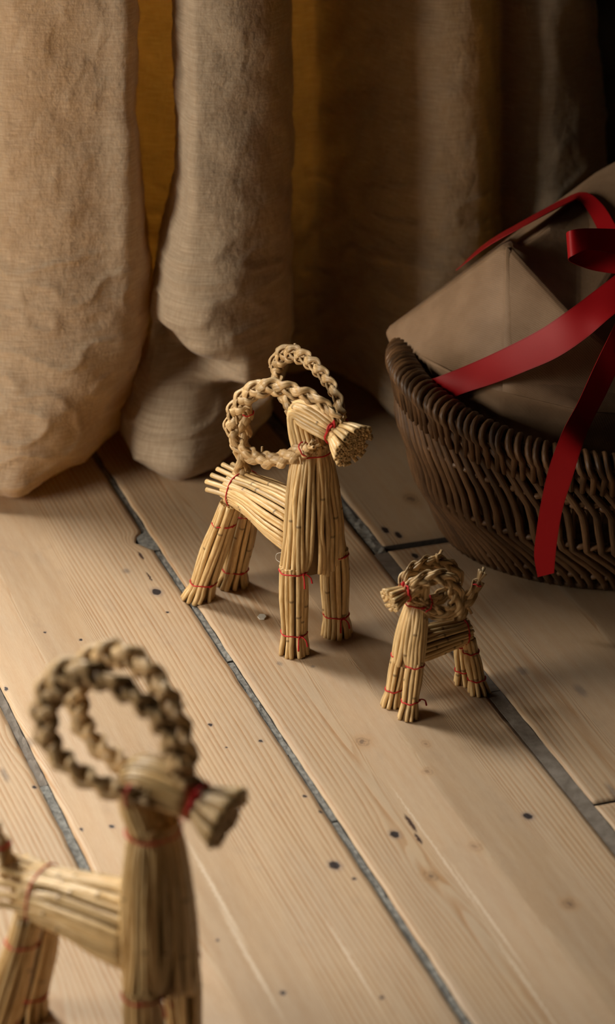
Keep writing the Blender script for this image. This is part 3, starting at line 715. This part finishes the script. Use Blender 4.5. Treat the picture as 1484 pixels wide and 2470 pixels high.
def scaled(p, s, **kw):
    q = dict(p)
    for a in ('fl', 'ff', 'leg_r', 'leg_tie', 'ankle', 'chest_end', 'rear_tie', 'head_w', 'sn_r', 'sn_end', 'bw', 'bt', 'bp', 'tw', 'k', 'r', 'th'): q[a] = p[a] * s
    for a in ('neck', 'chest', 'neck_r', 'rear_top', 'rear_foot', 'body_tie', 'body_front', 'fold', 'snout_tie', 'snout_end'): q[a] = tuple(x * s for x in p[a])
    q.update(kw); return q
FS = 1.08
FORE = scaled(BIG, FS, bw=.0125 * FS * 1.2, bt=.0023 * FS * 1.15, chest=(.0235 * FS, .0164 * FS), horns=[
    [(436, 1905, -.003), (424, 1830, -.008), (385, 1740, -.013), (320, 1680, -.018), (250, 1640, -.022), (178, 1622, -.025), (125, 1660, -.027), (104, 1725, -.027), (122, 1805, -.025), (190, 1868, -.022), (265, 1905, -.019), (325, 1925, -.017)],
    [(444, 1890, .003), (446, 1810, .010), (415, 1710, .017), (365, 1630, .023), (300, 1583, .027), (238, 1590, .029), (186, 1640, .030), (182, 1705, .029), (212, 1775, .026), (270, 1830, .021), (340, 1868, .016)]],
    tail=[(55, 2185, 0), (50, 2150, 0), (38, 2110, 0), (18, 2070, 0), (0, 2025, 0)], near=-1, inner=40, rear_top=(-.072 * FS, .010 * FS, .086 * FS), rear_foot=(-.096 * FS, .0165 * FS), body_tie=(-.070 * FS, .0915 * FS, .0135 * FS, .0155 * FS))
FORE_HEAD = -27
def solve_fore():
    best = None
    for Y in np.arange(1.30, 1.60, .002):
        for X in np.arange(-.16, -.04, .002):
            f = np.array([math.cos(math.radians(FORE_HEAD)), math.sin(math.radians(FORE_HEAD)), 0])
            e = 0
            for (fz, zz_, px_, py_) in ((FORE['neck'][0], FORE['neck'][1], 388, 1972), (0, FORE['leg_tie'], 372, 2375)):
                w_ = np.array([X, Y, zz_]) + f * fz - Cv; dd = w_ @ Dv
                e += (742 + F * (w_ @ Rv) / dd - px_) ** 2 + (1235 - F * (w_ @ Uv) / dd - py_) ** 2
            if best is None or e < best[0]: best = (e, X, Y)
    return best
_, fx, fy = solve_fore(); print('foreground goat at', fx, fy, _)
fore = Goat('straw_goat', (fx, fy), FORE_HEAD, 'straw goat in the blurred foreground, cut off by the lower left edge')
build_goat(fore, FORE)

# ------------------------------------------------------------------ wicker basket
BC = np.array([.245, 2.0]); BH = .118
basket = empty('wicker_basket', (BC[0], BC[1], 0)); tag(basket, 'dark brown oval wicker basket with wrapped rim, holding the brown parcel', 'basket')
def bk(th, h, off=0.):
    """point on the basket wall: th around (pi = left, 1.5 pi = front), h 0 foot .. 1 rim, off outwards."""
    t = 1 - (1 - min(h, 1.)) ** 2.1
    a = .131 + .044 * t + off; b_ = .093 + .040 * t + off
    # boat-shaped rim: the ends rise
    lift = .030 * abs(math.cos(th)) ** 2.2
    return np.array([a * math.cos(th), b_ * math.sin(th), h * (BH + lift) + .002])
NS = 104
rng = random.Random(3)
def dth(h, sl): return np.interp(h, (0, .12, .36, .66, 1.), np.array([.42, .40, .22, .20, 0.]) * sl)
for i in range(NS):
    th0 = 2 * PI * i / NS + rng.uniform(-.006, .006)
    hs = np.array([.93, .86, .78, .70, .64, .57, .50, .43, .36, .29, .22, .15, .08, .02])
    P = [bk(th0 + dth(h, 1.) + rng.uniform(-.003, .003), h, .0048 + .0012 * math.sin(h * 21)) for h in hs]
    tube('stake', P, [.0029 * (1.05 - .12 * rng.random()) for _ in hs], None, WICKER, basket, sides=7)
    hs2 = np.array([.95, .82, .7, .6, .5, .4, .3, .2, .1, .02])
    P = [bk(th0 + .03 + dth(h, -.35) + .13, h, -.002) for h in hs2]
    tube('inner_stake', P, .0024, None, WICKER, basket, sides=6)
NW = 150
for i in range(NW):
    th = 2 * PI * i / NW + rng.uniform(-.008, .008); P = []
    c = bk(th, 1.); o = bk(th, 1., .01) - c; o /= np.linalg.norm(o); lean_ = rng.uniform(.004, .009)
    tg = np.array([-math.sin(th), math.cos(th), 0])
    for a in np.linspace(-.75, PI + .6, 10):
        P.append(c + o * math.cos(a) * .0098 + np.array([0, 0, 1]) * (math.sin(a) * .0082 - .004) - tg * (a - PI / 2) * lean_ * .45)
    P.insert(0, bk(th + .035, .80, .0055))
    tube('rim_wrap', P, [.0022] + [.0035 * rng.uniform(.88, 1.1)] * 10, [.002] + [.0026] * 10, WICKER, basket, sides=7)
for h, off in ((1.0, 0), (.70, .002), (.38, .002), (.12, .002)):
    for s_ in (0, 1):
        P = [bk(t, h - (.004 if s_ else 0) + (.012 * math.sin(t * 52 + PI * s_) if h < 1 else 0), off + .0028 * math.sin(t * 52 + PI * s_ + 1.5)) - (np.array([0, 0, .004]) if h == 1 else 0) for t in np.linspace(0, 2 * PI, 240)]
        tube('weaver', P, .0042 if h == 1 else .0026, None, WICKER, basket, sides=6)
P = [bk(t, .0, .004) + np.array([0, 0, .004]) for t in np.linspace(0, 2 * PI, 90)]
tube('foot_ring', P, .005, None, WICKER, basket, sides=7)
V = [(0, 0, .006)] + [tuple(bk(t, .03, -.004)) for t in np.linspace(0, 2 * PI, 49)[:-1]]
V += [(x, y, z + .004) for x, y, z in V]
Fc = [(0, 1 + (k + 1) % 48, 1 + k) for k in range(48)] + [(49, 50 + k, 50 + (k + 1) % 48) for k in range(48)] + [(1 + k, 1 + (k + 1) % 48, 50 + (k + 1) % 48, 50 + k) for k in range(48)]
link('basket_base', mesh('basket_base', V, Fc, [(x, y) for x, y, z in V]), basket, WICKER)

# ------------------------------------------------------------------ parcel in brown paper, leaning out of the basket
def patch(grid, nu=10, nv=10):
    """bilinear patch of 4 corner points (a b / d c)"""
    a, b_, c, d = (np.asarray(q, float) for q in grid)
    return [[(a * (1 - s) + b_ * s) * (1 - t) + (d * (1 - s) + c * s) * t for s in np.linspace(0, 1, nu)] for t in np.linspace(0, 1, nv)]
K_ = dict(L=aty(928, 800, 2.035), T=aty(1220, 586, 1.985), TD=aty(1262, 583, 2.005), M=aty(1212, 943, 1.915), Q=aty(1085, 893, 1.945), P=aty(962, 842, 2.01),
          TR=aty(1398, 478, 2.085), R=aty(1625, 405, 2.11), CN=aty(1395, 780, 1.930), RB=aty(1690, 1010, 1.95), RM=aty(1400, 988, 1.905))
BK = dict(L=aty(928, 798, 2.04), T=aty(1215, 582, 2.12), TR=aty(1440, 412, 2.155), R=aty(1640, 300, 2.17))
LOW = dict(L=K_['L'] + Vector((.02, .03, -.06)), P=K_['P'] + Vector((.03, .03, -.05)), Q=K_['Q'] + Vector((.01, .035, -.07)), M=K_['M'] + Vector((0, .03, -.07)), RM=K_['RM'] + Vector((0, .03, -.07)), RB=K_['RB'] + Vector((0, .03, -.07)))
parcel = empty('gift_parcel', (BC[0], BC[1], .02)); tag(parcel, 'large parcel wrapped in brown paper with red ribbon, leaning out of the wicker basket', 'parcel')
po = Vector(parcel.location)
def polymesh(name, polys, mat, bev=.0, sub=0, thick=0, soft=0):
    bm = bmesh.new(); cache = {}
    def vert(p):
        key = tuple(round(c, 6) for c in p)
        if key not in cache: cache[key] = bm.verts.new(Vector(p) - po)
        return cache[key]
    for poly in polys: bm.faces.new([vert(p) for p in poly])
    bmesh.ops.recalc_face_normals(bm, faces=bm.faces[:])
    if bev: bmesh.ops.bevel(bm, geom=bm.edges[:], offset=bev, segments=3, affect='EDGES', profile=.6)
    bmesh.ops.triangulate(bm, faces=[f for f in bm.faces if len(f.verts) > 4])
    if sub: bmesh.ops.subdivide_edges(bm, edges=bm.edges[:], cuts=sub, use_grid_fill=True)
    inner_ = [v_ for v_ in bm.verts if not v_.is_boundary]
    for _ in range(soft): bmesh.ops.smooth_vert(bm, verts=inner_, factor=.5, use_axis_x=True, use_axis_y=True, use_axis_z=True)
    for v_ in bm.verts:
        q = v_.co; v_.co = q + Vector((0, -1, .4)) * (.0016 * noise.noise(q * 22) + .0006 * noise.noise(q * 70))
    me = bpy.data.meshes.new(name); bm.to_mesh(me); bm.free()
    me.polygons.foreach_set('use_smooth', [True] * len(me.polygons))
    o = link(name, me, parcel, mat)
    if thick:
        md = o.modifiers.new('thickness', 'SOLIDIFY'); md.thickness = thick; md.offset = 1
    return o
k, bq, lw = K_, BK, LOW
DN = {n_: lw[n_] + Vector((0, .11, 0)) for n_ in lw}
body_polys = [(k['L'], k['T'], k['M'], k['Q'], k['P']), (k['T'], k['CN'], k['M']), (k['T'], k['TD'], k['TR'], k['CN']), (k['TR'], k['R'], k['CN']), (k['CN'], k['R'], k['RB']), (k['CN'], k['RB'], k['RM'], k['M']),
              (k['L'], bq['L'], bq['T'], k['T']), (k['T'], bq['T'], bq['TR'], k['TR'], k['TD']), (k['TR'], bq['TR'], bq['R'], k['R']),
              (k['P'], k['Q'], lw['Q'], lw['P']), (k['Q'], k['M'], lw['M'], lw['Q']), (k['M'], k['RM'], lw['RM'], lw['M']), (k['RM'], k['RB'], lw['RB'], lw['RM']),
              (k['L'], k['P'], lw['P'], lw['L']), (bq['L'], k['L'], lw['L'], DN['L']), (lw['L'], lw['P'], lw['Q'], lw['M'], lw['RM'], lw['RB'], DN['RB'], DN['L']),
              (k['R'], bq['R'], DN['RB'], lw['RB'], k['RB']), (bq['L'], DN['L'], DN['RB'], bq['R'], bq['TR'], bq['T'])]
polymesh('wrapped_box', body_polys, PAPER, bev=.005, sub=3)
# the right-hand end flap overlaps the left one: its edge is the upright crease
off = Vector((-.0, -.0035, .001))
g_ = {n_: k[n_] + Vector((.0, -.0026, .0004)) for n_ in ('T', 'TD', 'M', 'CN', 'RM', 'TR', 'RB', 'R')}
polymesh('paper_flap', [(g_['T'] + Vector((0, 0, -.003)), g_['CN'], g_['M']), (g_['T'] + Vector((0, 0, -.003)), g_['TD'] + Vector((0, 0, -.005)), g_['TR'] + Vector((0, 0, -.004)), g_['CN']), (g_['TR'] + Vector((0, 0, -.004)), g_['R'], g_['CN']), (g_['CN'], g_['R'], g_['RB']), (g_['CN'], g_['RB'], g_['RM'], g_['M'])], PAPER, sub=5, thick=.0010, soft=40)

def ribbon(name, pairs, thick=.0006, n=8, parent=None, edge_mat=SATIN):
    a = catmull([p for p, _ in pairs], n); b_ = catmull([q for _, q in pairs], n); m_ = 5
    V, U, Fc = [], [], []
    na = len(a); ta = np.gradient(a, axis=0); nn = np.cross(ta, b_ - a); nn /= np.linalg.norm(nn, axis=1, keepdims=True) + 1e-12
    for side in (1, -1):
        L = 0; st = len(V)
        for i in range(na):
            if i: L += np.linalg.norm(a[i] - a[i - 1])
            for j in range(m_):
                t = j / (m_ - 1); V.append(a[i] * (1 - t) + b_[i] * t - np.array(po) + nn[i] * side * thick * .5); U.append((t, L))
        for i in range(na - 1):
            for j in range(m_ - 1):
                q = st + i * m_ + j; f = (q, q + 1, q + m_ + 1, q + m_); Fc.append(f if side == 1 else f[::-1])
    for j in (0, m_ - 1):                                         # woven edges
        st = len(V)
        for i in range(na):
            for q in (i * m_ + j, na * m_ + i * m_ + j): V.append(V[q]); U.append(U[q])
        for i in range(na - 1): Fc.append((st + 2 * i, st + 2 * i + 1, st + 2 * i + 3, st + 2 * i + 2))
    return link(name, mesh(name, V, Fc, U), parent or parcel, SATIN)
Pp = lambda x, y, Y: tuple(aty(x, y, Y))
ribbon('ribbon_band', [(Pp(1018, 918, 1.965), Pp(1078, 965, 1.95)), (Pp(1048, 912, 1.950), Pp(1112, 951, 1.932)), (Pp(1130, 880, 1.939), Pp(1195, 924, 1.912)), (Pp(1215, 841, 1.922), Pp(1270, 895, 1.901)), (Pp(1300, 797, 1.912), Pp(1345, 862, 1.896)),
                       (Pp(1370, 750, 1.908), Pp(1415, 815, 1.896)), (Pp(1440, 698, 1.920), Pp(1484, 757, 1.900)), (Pp(1560, 605, 1.94), Pp(1600, 670, 1.93))])
ribbon('ribbon_top', [(Pp(1100, 652, 2.06), Pp(1104, 650, 2.075)), (Pp(1180, 592, 2.035), Pp(1170, 588, 2.07)), (Pp(1280, 537, 2.03), Pp(1262, 533, 2.07)), (Pp(1370, 490, 2.06), Pp(1360, 480, 2.09)), (Pp(1396, 482, 2.072), Pp(1410, 464, 2.085)),
                      (Pp(1420, 512, 2.06), Pp(1452, 492, 2.065)), (Pp(1450, 570, 2.03), Pp(1490, 552, 2.03)), (Pp(1500, 680, 1.975), Pp(1545, 660, 1.975))])
ribbon('bow_loop', [(Pp(1560, 556, 1.955), Pp(1560, 622, 1.95)), (Pp(1484, 552, 1.945), Pp(1484, 612, 1.94)), (Pp(1410, 551, 1.93), Pp(1420, 603, 1.925)), (Pp(1376, 556, 1.925), Pp(1380, 618, 1.92)), (Pp(1367, 566, 1.935), Pp(1372, 628, 1.93)),
                    (Pp(1378, 590, 1.950), Pp(1390, 638, 1.948)), (Pp(1420, 600, 1.958), Pp(1430, 652, 1.955)), (Pp(1484, 612, 1.96), Pp(1484, 660, 1.958)), (Pp(1560, 620, 1.958), Pp(1560, 664, 1.956))])
ribbon('ribbon_tail', [(Pp(1560, 620, 1.93), Pp(1570, 730, 1.93)), (Pp(1520, 700, 1.918), Pp(1530, 815, 1.915)), (Pp(1482, 785, 1.905), Pp(1496, 880, 1.902)), (Pp(1436, 880, 1.893), Pp(1460, 955, 1.892)), (Pp(1395, 970, 1.875), Pp(1428, 1018, 1.873)), (Pp(1358, 1040, 1.850), Pp(1404, 1078, 1.848)), (Pp(1326, 1125, 1.843), Pp(1382, 1150, 1.842)),
                       (Pp(1305, 1215, 1.842), Pp(1358, 1226, 1.842)), (Pp(1292, 1300, 1.842), Pp(1345, 1300, 1.842)), (Pp(1289, 1345, 1.842), Pp(1340, 1345, 1.842)), (Pp(1297, 1392, 1.842), Pp(1337, 1382, 1.842))])
